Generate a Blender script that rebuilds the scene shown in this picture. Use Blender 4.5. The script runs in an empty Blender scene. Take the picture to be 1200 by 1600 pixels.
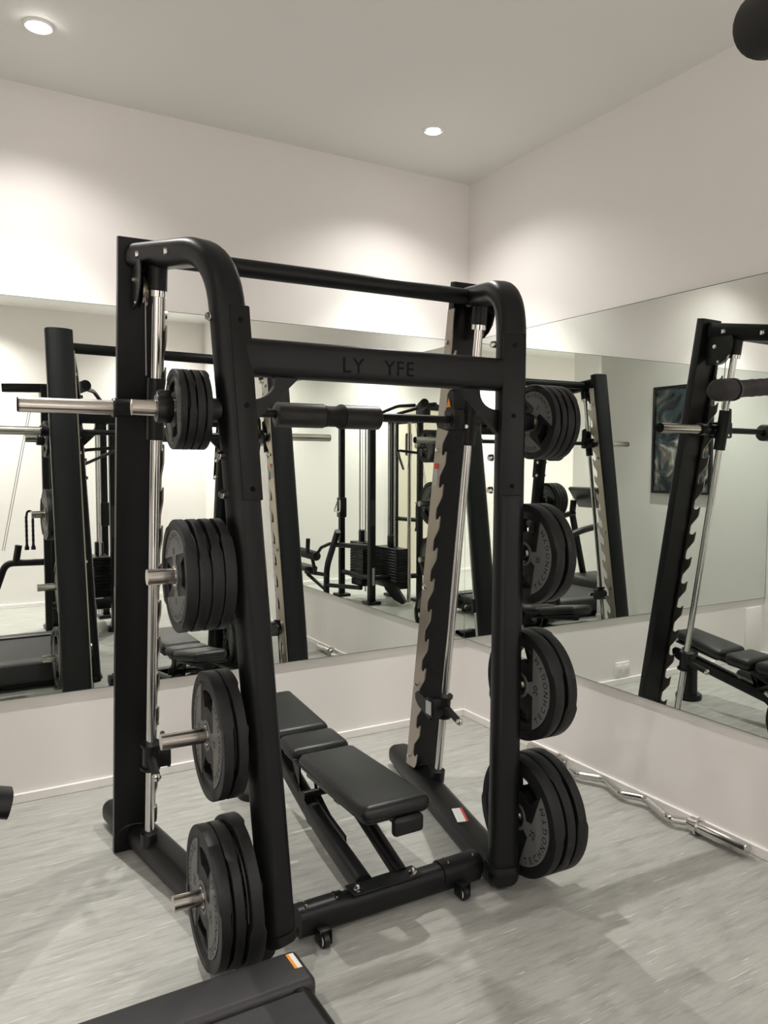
import bpy, bmesh, math, random
from mathutils import Vector, Matrix
random.seed(7)
PI = math.pi
sc = bpy.context.scene
C = sc.collection

# ------------------------------------------------------------------ camera
YAW, PITCH, ROLL, FPX = 0.5252, -0.0607, 0.0029, 1201.5
CAM = Vector((-2.86209, -3.916066, 1.59064))
fw = Vector((math.sin(YAW)*math.cos(PITCH), math.cos(YAW)*math.cos(PITCH), math.sin(PITCH)))
rt = Vector((math.cos(YAW), -math.sin(YAW), 0)); up = rt.cross(fw)
r2 = rt*math.cos(ROLL)+up*math.sin(ROLL); u2 = -rt*math.sin(ROLL)+up*math.cos(ROLL)
cd = bpy.data.cameras.new('camera'); cam = bpy.data.objects.new('camera', cd); C.objects.link(cam)
M = Matrix((r2, u2, -fw)).transposed().to_4x4(); M.translation = CAM
cam.matrix_world = M
cd.sensor_fit = 'VERTICAL'; cd.sensor_height = 36.0; cd.lens = FPX/1600*36.0; cd.clip_start = 0.02
sc.camera = cam

# ------------------------------------------------------------------ world, exposure
w = bpy.data.worlds.new('world'); sc.world = w; w.use_nodes = True
w.node_tree.nodes['Background'].inputs[0].default_value = (1, .97, .93, 1)
w.node_tree.nodes['Background'].inputs[1].default_value = 0.3
sc.view_settings.view_transform = 'Standard'
sc.view_settings.look = 'None'
sc.view_settings.exposure = 0.33
sc.view_settings.gamma = 1.0
sc.view_settings.use_curve_mapping = False
CEIL = 3.304
LAMP_W = 100.0
BEAM_W = 230.0         # tighter inner beam of the same reflector lamp
LAMPS = [(-2.473, -.537), (-.62, -.539), (-.62, -4.9), (-2.47, -4.9), (-4.3, -4.9), (-3.75, -2.75), (-5.8, -4.2)]
LAMP_GAIN = [.40, .42, 1.15, 1.1, 1.1, .6, 1.1]
LAMP_COL = (1.0, .972, .935)

# ------------------------------------------------------------------ materials
def nm(name):
    m = bpy.data.materials.new(name); m.use_nodes = True
    return m, m.node_tree.nodes, m.node_tree.links, m.node_tree.nodes['Principled BSDF']
def mat(name, col, rough=.5, metal=0., bump=0., bscale=200., var=0., vscale=6., spec=.5):
    m, N, L, p = nm(name)
    p.inputs['Base Color'].default_value = (*col, 1); p.inputs['Roughness'].default_value = rough
    p.inputs['Metallic'].default_value = metal; p.inputs['Specular IOR Level'].default_value = spec
    tc = N.new('ShaderNodeTexCoord')
    if var:
        n = N.new('ShaderNodeTexNoise'); n.inputs['Scale'].default_value = vscale; n.inputs['Detail'].default_value = 4
        L.new(tc.outputs['Object'], n.inputs['Vector'])
        mx = N.new('ShaderNodeMix'); mx.data_type = 'RGBA'
        mx.inputs[6].default_value = (*[c*(1-var) for c in col], 1); mx.inputs[7].default_value = (*[min(1, c*(1+var)) for c in col], 1)
        L.new(n.outputs['Fac'], mx.inputs[0]); L.new(mx.outputs[2], p.inputs['Base Color'])
    if bump:
        n2 = N.new('ShaderNodeTexNoise'); n2.inputs['Scale'].default_value = bscale; n2.inputs['Detail'].default_value = 2
        L.new(tc.outputs['Object'], n2.inputs['Vector'])
        b = N.new('ShaderNodeBump'); b.inputs['Strength'].default_value = bump; b.inputs['Distance'].default_value = .001
        L.new(n2.outputs['Fac'], b.inputs['Height']); L.new(b.outputs[0], p.inputs['Normal'])
    return m
def emit(name, col, s):
    m, N, L, p = nm(name)
    p.inputs['Base Color'].default_value = (.8, .8, .8, 1)
    p.inputs['Emission Color'].default_value = (*col, 1); p.inputs['Emission Strength'].default_value = s
    return m
def floor_mat():
    m, N, L, p = nm('grey_streaked_vinyl')
    tc = N.new('ShaderNodeTexCoord')
    mp = N.new('ShaderNodeMapping'); mp.inputs['Rotation'].default_value = (0, 0, math.radians(8)); mp.inputs['Scale'].default_value = (1.6, 11, 1)
    L.new(tc.outputs['Object'], mp.inputs['Vector'])
    n1 = N.new('ShaderNodeTexNoise'); n1.inputs['Scale'].default_value = 2.4; n1.inputs['Detail'].default_value = 10; n1.inputs['Roughness'].default_value = .70; n1.inputs['Distortion'].default_value = .2
    L.new(mp.outputs[0], n1.inputs['Vector'])
    cr = N.new('ShaderNodeValToRGB')
    e = cr.color_ramp.elements
    e[0].position = .30; e[0].color = (.26, .257, .232, 1); e[1].position = .72; e[1].color = (.44, .436, .405, 1)
    k = cr.color_ramp.elements.new(.50); k.color = (.37, .367, .338, 1)
    L.new(n1.outputs['Fac'], cr.inputs[0])
    # thin pale streaks
    mp2 = N.new('ShaderNodeMapping'); mp2.inputs['Rotation'].default_value = (0, 0, math.radians(8)); mp2.inputs['Scale'].default_value = (3.4, 62, 1)
    L.new(tc.outputs['Object'], mp2.inputs['Vector'])
    n2 = N.new('ShaderNodeTexNoise'); n2.inputs['Scale'].default_value = 2.2; n2.inputs['Detail'].default_value = 5; n2.inputs['Distortion'].default_value = .25
    L.new(mp2.outputs[0], n2.inputs['Vector'])
    c2 = N.new('ShaderNodeValToRGB'); c2.color_ramp.elements[0].position = .625; c2.color_ramp.elements[1].position = .70
    L.new(n2.outputs['Fac'], c2.inputs[0])
    mx = N.new('ShaderNodeMix'); mx.data_type = 'RGBA'; mx.inputs[7].default_value = (.66, .65, .61, 1)
    ml = N.new('ShaderNodeMath'); ml.operation = 'MULTIPLY'; ml.inputs[1].default_value = .8
    L.new(c2.outputs[0], ml.inputs[0]); L.new(ml.outputs[0], mx.inputs[0]); L.new(cr.outputs[0], mx.inputs[6])
    L.new(mx.outputs[2], p.inputs['Base Color'])
    p.inputs['Roughness'].default_value = .42; p.inputs['Specular IOR Level'].default_value = .45
    # thin dark veins
    mp3 = N.new('ShaderNodeMapping'); mp3.inputs['Location'].default_value = (7.3, 3.1, 0); mp3.inputs['Rotation'].default_value = (0, 0, math.radians(8)); mp3.inputs['Scale'].default_value = (3.0, 55, 1)
    L.new(tc.outputs['Object'], mp3.inputs['Vector'])
    n3 = N.new('ShaderNodeTexNoise'); n3.inputs['Scale'].default_value = 2.0; n3.inputs['Detail'].default_value = 4; L.new(mp3.outputs[0], n3.inputs['Vector'])
    c3 = N.new('ShaderNodeValToRGB'); c3.color_ramp.elements[0].position = .63; c3.color_ramp.elements[1].position = .74; L.new(n3.outputs['Fac'], c3.inputs[0])
    m3 = N.new('ShaderNodeMath'); m3.operation = 'MULTIPLY'; m3.inputs[1].default_value = .5; L.new(c3.outputs[0], m3.inputs[0])
    mx3 = N.new('ShaderNodeMix'); mx3.data_type = 'RGBA'; mx3.inputs[7].default_value = (.20, .195, .17, 1)
    L.new(m3.outputs[0], mx3.inputs[0]); L.new(mx.outputs[2], mx3.inputs[6]); L.new(mx3.outputs[2], p.inputs['Base Color'])
    b = N.new('ShaderNodeBump'); b.inputs['Strength'].default_value = .12; b.inputs['Distance'].default_value = .002
    L.new(n1.outputs['Fac'], b.inputs['Height']); L.new(b.outputs[0], p.inputs['Normal'])
    return m
def art_mat():
    m, N, L, p = nm('dark_swirled_art_print')
    tc = N.new('ShaderNodeTexCoord')
    wv = N.new('ShaderNodeTexNoise'); wv.inputs['Scale'].default_value = 3.2; wv.inputs['Detail'].default_value = 7; wv.inputs['Distortion'].default_value = 2.6
    L.new(tc.outputs['Object'], wv.inputs['Vector'])
    cr = N.new('ShaderNodeValToRGB'); e = cr.color_ramp.elements
    e[0].position = .40; e[0].color = (.004, .008, .012, 1); e[1].position = .72; e[1].color = (.5, .55, .56, 1)
    k = e.new(.52); k.color = (.03, .055, .065, 1); k = e.new(.60); k.color = (.16, .13, .10, 1)
    L.new(wv.outputs['Fac'], cr.inputs[0]); L.new(cr.outputs[0], p.inputs['Base Color']); p.inputs['Roughness'].default_value = .25
    return m
def belt_mat():
    m, N, L, p = nm('ribbed_treadmill_belt')
    tc = N.new('ShaderNodeTexCoord'); v = N.new('ShaderNodeTexChecker'); v.inputs['Scale'].default_value = 260
    v.inputs[1].default_value = (.012, .012, .013, 1); v.inputs[2].default_value = (.045, .045, .047, 1)
    L.new(tc.outputs['Object'], v.inputs['Vector']); L.new(v.outputs[0], p.inputs['Base Color'])
    b = N.new('ShaderNodeBump'); b.inputs['Strength'].default_value = .5; b.inputs['Distance'].default_value = .001
    L.new(v.outputs['Fac'], b.inputs['Height']); L.new(b.outputs[0], p.inputs['Normal']); p.inputs['Roughness'].default_value = .6
    return m
WALL = mat('warm_white_wall_paint', (.86, .825, .80), .62, bump=.06, bscale=350, var=.012, vscale=1.5)
CEILM = mat('off_white_ceiling_paint', (.80, .79, .765), .8, bump=.05, bscale=300)
TRIM = mat('white_satin_trim', (.87, .84, .815), .4)
FLOOR = floor_mat()
MIRROR = mat('silvered_mirror_glass', (.80, .838, .80), 0.0, 1.0)
EDGE = mat('dark_glass_edge', (.10, .13, .11), .25)
BLK = mat('black_powder_coat', (.0060, .0064, .0069), .38, spec=.27, bump=.10, bscale=900)
BLK2 = mat('satin_black_plastic', (.0065, .0065, .007), .34, spec=.35)
DRK = mat('matt_black_rubber', (.0095, .0095, .0102), .50, spec=.30, bump=.2, bscale=500, var=.2, vscale=30)
BADGE = mat('grey_rubber_badge', (.135, .135, .130), .55, bump=.15, bscale=600)
PLAIN = mat('charcoal_rubber_face', (.040, .040, .041), .5, bump=.2, bscale=500)
INK = mat('black_print', (.0022, .0022, .0025), .6, spec=.12)
CHROME = mat('polished_chrome', (.60, .59, .57), .12, 1.0)
BRUSH = mat('brushed_steel_plate', (.42, .375, .325), .33, 1.0, bump=.05, bscale=200)
SLEEVE = mat('satin_steel_sleeve', (.58, .545, .50), .20, 1.0)
ROD = mat('chromed_guide_rod', (.66, .65, .64), .13, 1.0)
LEATHER = mat('black_vinyl_upholstery', (.010, .0108, .0112), .38, spec=.36, bump=.25, bscale=420)
FOAM = mat('black_foam_grip', (.012, .011, .011), .65, spec=.3, bump=.4, bscale=350)
GREY = mat('dark_grey_moulded_plastic', (.026, .025, .026), .45, spec=.4, bump=.3, bscale=700)
LTGREY = mat('light_grey_label', (.42, .43, .44), .5)
WHITE = mat('white_label', (.8, .79, .77), .5)
RED = mat('red_print', (.6, .05, .03), .5)
ORANGE = mat('orange_print', (.85, .30, .02), .5)
SILVER = mat('silver_side_rail', (.20, .19, .205), .35, .4)
PADM = mat('charcoal_bar_pad', (.017, .0155, .0155), .42, bump=.15, bscale=500, spec=.4)
WIRE = mat('steel_cable', (.18, .18, .17), .4, .8)
GLOW = emit('lamp_face', (1.0, .96, .90), 22.0)
ART = art_mat(); BELT = belt_mat()

# ------------------------------------------------------------------ helpers
def V(*a): return Vector(a if len(a) > 1 else a[0])
def root_loc(o):
    l = Vector((0, 0, 0))
    while o is not None: l += o.location; o = o.parent
    return l
def obj(name, bm, m, parent=None, local=False, smooth=True):
    """link bm as ONE mesh object; coordinates are world unless local"""
    if parent is not None and not local:
        bmesh.ops.translate(bm, vec=-root_loc(parent), verts=bm.verts)
    bmesh.ops.recalc_face_normals(bm, faces=bm.faces)
    me = bpy.data.meshes.new(name); bm.to_mesh(me); bm.free()
    me.materials.append(m)
    if smooth:
        me.polygons.foreach_set('use_smooth', [True]*len(me.polygons))
        me.set_sharp_from_angle(angle=math.radians(38))
    o = bpy.data.objects.new(name, me); C.objects.link(o)
    if parent is not None: o.parent = parent
    return o
def thing(name, label, cat, loc=(0, 0, 0), group=None, rot=(0, 0, 0)):
    o = bpy.data.objects.new(name, None); C.objects.link(o); o.location = loc; o.rotation_euler = rot
    o.empty_display_size = .1
    return tag(o, label, cat, group)
def tag(o, label, cat, group=None):
    o['label'] = label; o['category'] = cat
    if group: o['group'] = group
    return o
def struct(name, bm, m, parent=None, smooth=False):
    o = obj(name, bm, m, parent, smooth=smooth); o['kind'] = 'structure'; return o
def dup(root, loc, rot=None, label=None):
    r = root.copy(); C.objects.link(r); r.location = loc
    if rot is not None: r.rotation_euler = rot
    if label: r['label'] = label
    for ch in list(root.children):
        c = ch.copy(); C.objects.link(c); c.parent = r
        for g in ch.children:
            d = g.copy(); C.objects.link(d); d.parent = c
    return r
def box(bm, a, b, bev=0., seg=2):
    a = V(a); b = V(b); c = (a+b)/2; s = b-a
    r = bmesh.ops.create_cube(bm, size=1.0, matrix=Matrix.Translation(c) @ Matrix.Diagonal((abs(s.x), abs(s.y), abs(s.z), 1)))
    if bev:
        vs = r['verts']; es = {e for v in vs for e in v.link_edges}
        bmesh.ops.bevel(bm, geom=list(es), offset=bev, segments=seg, affect='EDGES', profile=.5)
    return bm
def nbox(a, b, bev=0., seg=2): return box(bmesh.new(), a, b, bev, seg)
def obox(bm, c, ax, ay, az, s, bev=0., seg=2):
    """oriented box: centre c, unit axes, full sizes s"""
    r = bmesh.ops.create_cube(bm, size=1.0)
    vs = r['verts']
    m = Matrix((V(ax)*s[0], V(ay)*s[1], V(az)*s[2])).transposed().to_4x4(); m.translation = V(c)
    if bev:
        bmesh.ops.transform(bm, matrix=Matrix.Diagonal((s[0], s[1], s[2], 1)), verts=vs)
        es = {e for v in vs for e in v.link_edges}
        before = set(bm.verts)-set(vs)
        bmesh.ops.bevel(bm, geom=list(es), offset=bev, segments=seg, affect='EDGES', profile=.5)
        vs = [v for v in bm.verts if v not in before]
        m = Matrix((V(ax), V(ay), V(az))).transposed().to_4x4(); m.translation = V(c)
    bmesh.ops.transform(bm, matrix=m, verts=vs)
    return bm
def section(w, h, r=None, n=5):
    """rounded rectangle outline, full width w and height h, corner radius r"""
    r = min(w, h)/2 if r is None else r
    pts = []
    for (sx, sy, a0) in ((1, 1, 0), (-1, 1, 90), (-1, -1, 180), (1, -1, 270)):
        for k in range(n+1):
            a = math.radians(a0+90*k/n)
            pts.append((sx*(w/2-r)+r*math.cos(a), sy*(h/2-r)+r*math.sin(a)))
    return pts
def circ(r, n=16): return [(r*math.cos(2*PI*k/n), r*math.sin(2*PI*k/n)) for k in range(n)]
def sweep(bm, pts, sec, side=None, cap=True, scales=None):
    """sweep a 2D section (u=side, v=normal) along a path"""
    pts = [V(p) for p in pts]; rings = []
    n = len(pts); s = V(side) if side is not None else None
    for i, p in enumerate(pts):
        t = (pts[min(i+1, n-1)]-pts[max(i-1, 0)]).normalized()
        if s is None: s = t.orthogonal().normalized()
        u = (s-t*s.dot(t)).normalized(); v = t.cross(u)
        k = scales[i] if scales else 1
        rings.append([bm.verts.new(p+u*a*k+v*b*k) for a, b in sec])
        if side is None: s = u
    m = len(sec)
    for i in range(n-1):
        for j in range(m):
            bm.faces.new((rings[i][j], rings[i][(j+1) % m], rings[i+1][(j+1) % m], rings[i+1][j]))
    if cap:
        bm.faces.new(rings[0][::-1]); bm.faces.new(rings[-1])
    return bm
def rod(bm, a, b, r, n=16, r2_=None):
    a = V(a); b = V(b)
    return sweep(bm, [a, b], circ(r, n), scales=[1, (r2_ or r)/r])
def nrod(a, b, r, n=16, r2_=None): return rod(bmesh.new(), a, b, r, n, r2_)
def arc_path(pts, rad, n=6):
    """round the corners of a polyline"""
    pts = [V(p) for p in pts]; out = [pts[0]]
    for i in range(1, len(pts)-1):
        p0, p1, p2 = pts[i-1], pts[i], pts[i+1]
        d0 = (p0-p1).normalized(); d2 = (p2-p1).normalized()
        r_ = rad[i-1] if isinstance(rad, (list, tuple)) else rad
        a = p1+d0*r_; b = p1+d2*r_
        for k in range(n+1):
            t = k/n
            out.append(a*(1-t)**2+p1*2*t*(1-t)+b*t*t)
    out.append(pts[-1]); return out
def lathe(bm, prof, axis='z', c=(0, 0, 0), n=32):
    """prof: list of (radius, height) ; closed if it starts and ends at radius 0"""
    rings = []; c = V(c)
    for r, h in prof:
        ring = []
        for k in range(n):
            a = 2*PI*k/n; x, y = r*math.cos(a), r*math.sin(a)
            p = {'z': (x, y, h), 'x': (h, x, y), 'y': (x, h, y)}[axis]
            ring.append(bm.verts.new(c+V(p)))
            if r == 0: ring = [ring[0]]*n; break
        rings.append(ring)
    for i in range(len(prof)-1):
        A, B = rings[i], rings[i+1]
        for j in range(n):
            q = []
            for v in (A[j], A[(j+1) % n], B[(j+1) % n], B[j]):
                if v not in q: q.append(v)
            if len(q) > 2: bm.faces.new(q)
    return bm
def prism(bm, outline, o, u, v, n, t):
    """extrude a 2D outline placed at o with axes u,v by t along n"""
    o, u, v, n = V(o), V(u), V(v), V(n)
    A = [bm.verts.new(o+u*a+v*b) for a, b in outline]; B = [bm.verts.new(o+u*a+v*b+n*t) for a, b in outline]
    m = len(A); bm.faces.new(A[::-1]); bm.faces.new(B)
    for j in range(m): bm.faces.new((A[j], A[(j+1) % m], B[(j+1) % m], B[j]))
    return bm
_gl = {}
def glyph(ch):
    if ch == 'M' and ch not in _gl:        # drawn as four strokes
        q = [(-.34, 0), (-.25, 0), (-.25, .70), (-.34, .70), (.25, 0), (.34, 0), (.34, .70), (.25, .70), (-.25, .70), (-.25, .56), (0, .16), (0, .32), (0, .32), (0, .16), (.25, .56), (.25, .70)]
        _gl[ch] = ([Vector((a, b, 0)) for a, b in q], [(0, 1, 2, 3), (4, 5, 6, 7), (8, 9, 10, 11), (12, 13, 14, 15)], .68)
    if ch not in _gl:
        cu = bpy.data.curves.new('g', 'FONT'); cu.body = ch; cu.size = 1.0; cu.resolution_u = 2; cu.offset = .003
        o = bpy.data.objects.new('g', cu); C.objects.link(o)
        dg = bpy.context.evaluated_depsgraph_get(); me = bpy.data.meshes.new_from_object(o.evaluated_get(dg))
        vs = [v.co.copy() for v in me.vertices]; fs = [tuple(p.vertices) for p in me.polygons]
        wd = max(v.x for v in vs) if vs else .3
        x0 = min(v.x for v in vs) if vs else 0
        _gl[ch] = ([Vector((v.x-(x0+wd)/2, v.y, 0)) for v in vs], fs, wd-x0)
        bpy.data.objects.remove(o); bpy.data.curves.remove(cu); bpy.data.meshes.remove(me)
    return _gl[ch]
def put_glyph(bm, ch, pos, r, u, size):
    vs, fs, _ = glyph(ch); r, u = V(r), V(u)
    nv = [bm.verts.new(V(pos)+r*(v.x*size)+u*(v.y*size)) for v in vs]
    for f in fs:
        try: bm.faces.new([nv[i] for i in f])
        except ValueError: pass
def text_line(bm, s, pos, r, u, size, gap=.12):
    """centred text"""
    ws = [glyph(c)[2] if c != ' ' else .35 for c in s]; tot = sum(ws)+gap*(len(s)-1); x = -tot/2
    for c, wd in zip(s, ws):
        if c != ' ': put_glyph(bm, c, V(pos)+V(r)*((x+wd/2)*size), r, u, size)
        x += wd+gap
def sheet(name, a, b, c, d, m, parent, t=.0012):
    """thin label plate on four corners with a little thickness"""
    a, b, c, d = V(a), V(b), V(c), V(d); n = (b-a).cross(d-a).normalized()*t
    bm = bmesh.new(); lo = [bm.verts.new(p) for p in (a, b, c, d)]; hi = [bm.verts.new(p+n) for p in (a, b, c, d)]
    bm.faces.new(lo[::-1]); bm.faces.new(hi)
    for j in range(4): bm.faces.new((lo[j], lo[(j+1) % 4], hi[(j+1) % 4], hi[j]))
    return obj(name, bm, m, parent, smooth=False)
def bolt(parent, p, n, r=.010, h=.010, m=None, name='bolt'):
    n = V(n).normalized(); p = V(p); bm = bmesh.new()
    rod(bm, p-n*.004, p+n*h*.45, r*1.25, 12); rod(bm, p+n*h*.4, p+n*h, r, 6)
    return obj(name, bm, m or CHROME, parent)

# ------------------------------------------------------------------ room shell
XW, YD = -3.1, -5.45           # partition left of the mirror, far wall behind the camera
XO, YP = -6.5, -1.9            # far left wall of the room, end of the partition block
XC2, YC2 = -4.4, -3.64
T = .12
struct('floor', nbox((XO-T, YD-T, -.08), (T, T, 0)), FLOOR)
cb = bmesh.new(); box(cb, (XO-T, YD-T, CEIL), (T, T, CEIL+.1))
ceiling = struct('ceiling', cb, CEILM)
struct('wall_back', nbox((XW-T, 0, 0), (T, T, CEIL)), WALL)
struct('wall_right', nbox((0, YD-T, 0), (T, 0, CEIL)), WALL)
struct('wall_front', nbox((XO-T, YD-T, 0), (0, YD, CEIL)), WALL)
bm = nbox((XW-T, YP, 0), (XW, 0, CEIL)); box(bm, (XC2-T, YP, 0), (XW-T, YP+T, CEIL)); struct('wall_left', bm, WALL)
bm = nbox((XC2-T, YC2, 0), (XC2, YP, CEIL)); box(bm, (XO-T, YC2, 0), (XC2-T, YC2+T, CEIL)); struct('wall_recess', bm, WALL)
struct('wall_far_left', nbox((XO-T, YD, 0), (XO, YC2, CEIL)), WALL)
def skirt(name, a, b):
    bm = bmesh.new(); box(bm, a, b, .003, 1); struct(name, bm, TRIM)
BH, BT = .045, .014
skirt('baseboard_back', (XW, -BT, 0), (-BT, 0, BH)); skirt('baseboard_right', (-BT, YD, 0), (0, 0, BH))
skirt('baseboard_front', (-2.66, YD, 0), (-BT, YD+BT, BH)); skirt('baseboard_front_left', (XO, YD, 0), (-3.62, YD+BT, BH))
skirt('baseboard_left', (XW, YP, 0), (XW+BT, -BT, BH)); skirt('baseboard_recess', (XC2, YC2, 0), (XC2+BT, YP, BH))
# door in the far wall (seen in the mirrors)
bm = bmesh.new()
box(bm, (-2.74, YD, 0), (-2.66, YD+.03, 2.50)); box(bm, (-3.62, YD, 0), (-3.54, YD+.03, 2.50)); box(bm, (-3.54, YD, 2.42), (-2.74, YD+.03, 2.50))
struct('trim_1', bm, TRIM)
dr = struct('door_1', nbox((-3.54, YD, 0.01), (-2.74, YD+.02, 2.42), .002, 1), mat('cream_door_paint', (.72, .66, .54), .5))
bm = bmesh.new(); rod(bm, (-3.45, YD+.02, 1.05), (-3.45, YD+.07, 1.05), .01); rod(bm, (-3.46, YD+.07, 1.05), (-3.33, YD+.07, 1.05), .009)
obj('door_handle', bm, CHROME, dr)

# mirrors
MZ0, MZ1, MT = .50, 2.352, .011
def mirror(name, label, a, b, face_ax):
    t = thing(name, label, 'mirror', ((a[0]+b[0])/2, (a[1]+b[1])/2, MZ0))
    obj('glass', nbox(a, b), MIRROR, t, smooth=False)
    # the ground edge all round, 1.5 mm
    bm = bmesh.new(); e = .0022
    if face_ax == 'y':
        box(bm, (a[0], a[1]-.0004, b[2]-.0005), (b[0], b[1], b[2]+e)); box(bm, (a[0], a[1]-.0004, a[2]-e), (b[0], b[1], a[2]+.0005)); box(bm, (a[0]-.001, a[1]-.0006, a[2]), (a[0]+e, b[1], b[2]))
    else:
        box(bm, (a[0]-.0004, a[1], b[2]-.0005), (b[0], b[1], b[2]+e)); box(bm, (a[0]-.0004, a[1], a[2]-e), (b[0], b[1], a[2]+.0005)); box(bm, (a[0]-.0006, a[1]-.001, a[2]), (b[0], a[1]+e, b[2]))
    obj('edge', bm, EDGE, t, smooth=False)
    return t
mirror('wall_mirror', 'long frameless mirror on the left wall behind the rack, reflecting the machines', (XW+.004, -MT, MZ0), (-MT-.001, 0, MZ1), 'y')
mirror('wall_mirror', 'frameless mirror on the right-hand wall above the curl bar', (-MT, -2.83, MZ0), (0, -MT-.001+.0005, MZ1), 'x')

# outlet and access panel below the back mirror (seen in the right mirror)
t = thing('wall_socket', 'small white double socket low on the left wall, seen in the right mirror', 'socket', (-1.44, 0, .12))
obj('cover_plate', nbox((-1.51, -.010, .07), (-1.37, 0, .165), .003), TRIM, t)
for x in (-1.475, -1.405):
    f = obj('socket_insert', nbox((x-.025, -.014, .09), (x+.025, -.009, .145), .002), WHITE, t)
t = thing('access_panel', 'flush white access panel at the left end of the low wall below the mirror', 'panel', (-2.9, 0, .1))
obj('panel_face', nbox((-3.06, -.012, .045), (-2.86, 0, .43), .002), TRIM, t)

# framed picture on the partition
t = thing('framed_picture', 'tall black-framed dark abstract picture on the partition wall, seen in the right mirror', 'picture', (XW+.03, -.8, 1.35))
y0, y1, z0, z1 = -1.20, -.55, 1.335, 2.335
obj('art_print', nbox((XW+.001, y0+.02, z0+.02), (XW+.024, y1-.02, z1-.02)), ART, t, smooth=False)
for a, b in (((y0, z0), (y0+.025, z1)), ((y1-.025, z0), (y1, z1)), ((y0+.025, z0), (y1-.025, z0+.025)), ((y0+.025, z1-.025), (y1-.025, z1))):
    obj('frame_rail', nbox((XW, a[0], a[1]), (XW+.035, b[0], b[1]), .002, 1), BLK2, t)

# ------------------------------------------------------------------ downlights
lab_ = {2: 'recessed downlight in the far right corner behind the camera', 3: 'recessed downlight above the multi-gym, by the far wall', 4: 'recessed downlight near the far wall, left of the door', 5: 'recessed downlight over the treadmill console', 6: 'recessed downlight at the far left end of the room'}
lab = {0: 'round recessed ceiling downlight at the upper left, gimbal tilted', 1: 'round recessed ceiling downlight nearest the room corner'}
def downlight(i, x, y):
    t = thing('ceiling_downlight', lab.get(i, lab_.get(i)), 'ceiling light', (x, y, CEIL), None if i in lab else 'downlights behind the camera')
    bm = lathe(bmesh.new(), [(.043, -.001), (.044, -.008), (.050, -.009), (.058, -.004), (.059, .0), (.043, -.0)], 'z', (x, y, CEIL), 32)
    obj('trim_ring', bm, TRIM, t)
    bm = lathe(bmesh.new(), [(0, -.0015), (.028, -.002), (.036, -.005), (.036, -.001), (0, -.0005)], 'z', (x, y, CEIL), 24)
    if i == 0:
        bmesh.ops.rotate(bm, cent=(x, y, CEIL-.005), matrix=Matrix.Rotation(math.radians(14), 3, 'X'), verts=bm.verts)
        bmesh.ops.translate(bm, vec=(0, 0, -.010), verts=bm.verts)
    obj('lamp_face', bm, GLOW, t)
    obj('reflector_ring', lathe(bmesh.new(), [(.0365, -.0012), (.0365, -.0035), (.0425, -.0050), (.0425, -.0012)], 'z', (x, y, CEIL), 32), SILVER, t)
    l = bpy.data.lights.new('downlight', 'SPOT'); l.energy = LAMP_W*LAMP_GAIN[i]; l.color = LAMP_COL; l.spot_size = math.radians(134); l.spot_blend = 1.0; l.shadow_soft_size = .011
    lo = bpy.data.objects.new('downlight_lamp', l); C.objects.link(lo); lo.location = (x, y, CEIL-.05)
    lo.parent = t; lo.location = (0, 0, -.05)
    l2 = bpy.data.lights.new('downlight_beam', 'SPOT'); l2.energy = BEAM_W*(.66 if i < 2 else 1.0)*(LAMP_GAIN[i]+.6)/(1.0 if i < 2 else 1.6)*.93; l2.color = LAMP_COL; l2.spot_size = math.radians(84); l2.spot_blend = 1.0; l2.shadow_soft_size = .010
    lb = bpy.data.objects.new('downlight_beam', l2); C.objects.link(lb); lb.parent = t; lb.location = (0, 0, -.051)
for i, (x, y) in enumerate(LAMPS): downlight(i, x, y)

# ------------------------------------------------------------------ smith machine
CX = -1.526
PHI = math.radians(-2.2)          # the whole rack stands slightly turned
RZ = Matrix.Rotation(PHI, 4, 'Z')
def turn(p):
    p = Vector(p); q = RZ @ (p-Vector((CX, -1.2, 0))); return q+Vector((CX, -1.2, 0))
def turn_root(o):
    o.location = turn(o.location); o.rotation_euler.z += PHI
TILT = .150                        # rearward run of rods and rear posts per metre of height
def yrod(z): return -1.232+(2.172-z)*.1464
def ypost(z): return -1.073+(2.27-z)*.163     # rear edge of the rear post
def wf(z): return .537-.050*(2.026-z)          # half spacing of the front posts
def yf(z): return -1.668-.050*(2.026-z)        # front face of the front posts
def xf(s, z): return CX+s*wf(z)+.022*max(0, (1.45-z)/1.4)
sm = thing('smith_machine', 'large black smith machine rack with splayed side frames and plate horns', 'exercise machine', (CX, -1.2, 0))
PEG = {}
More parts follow.
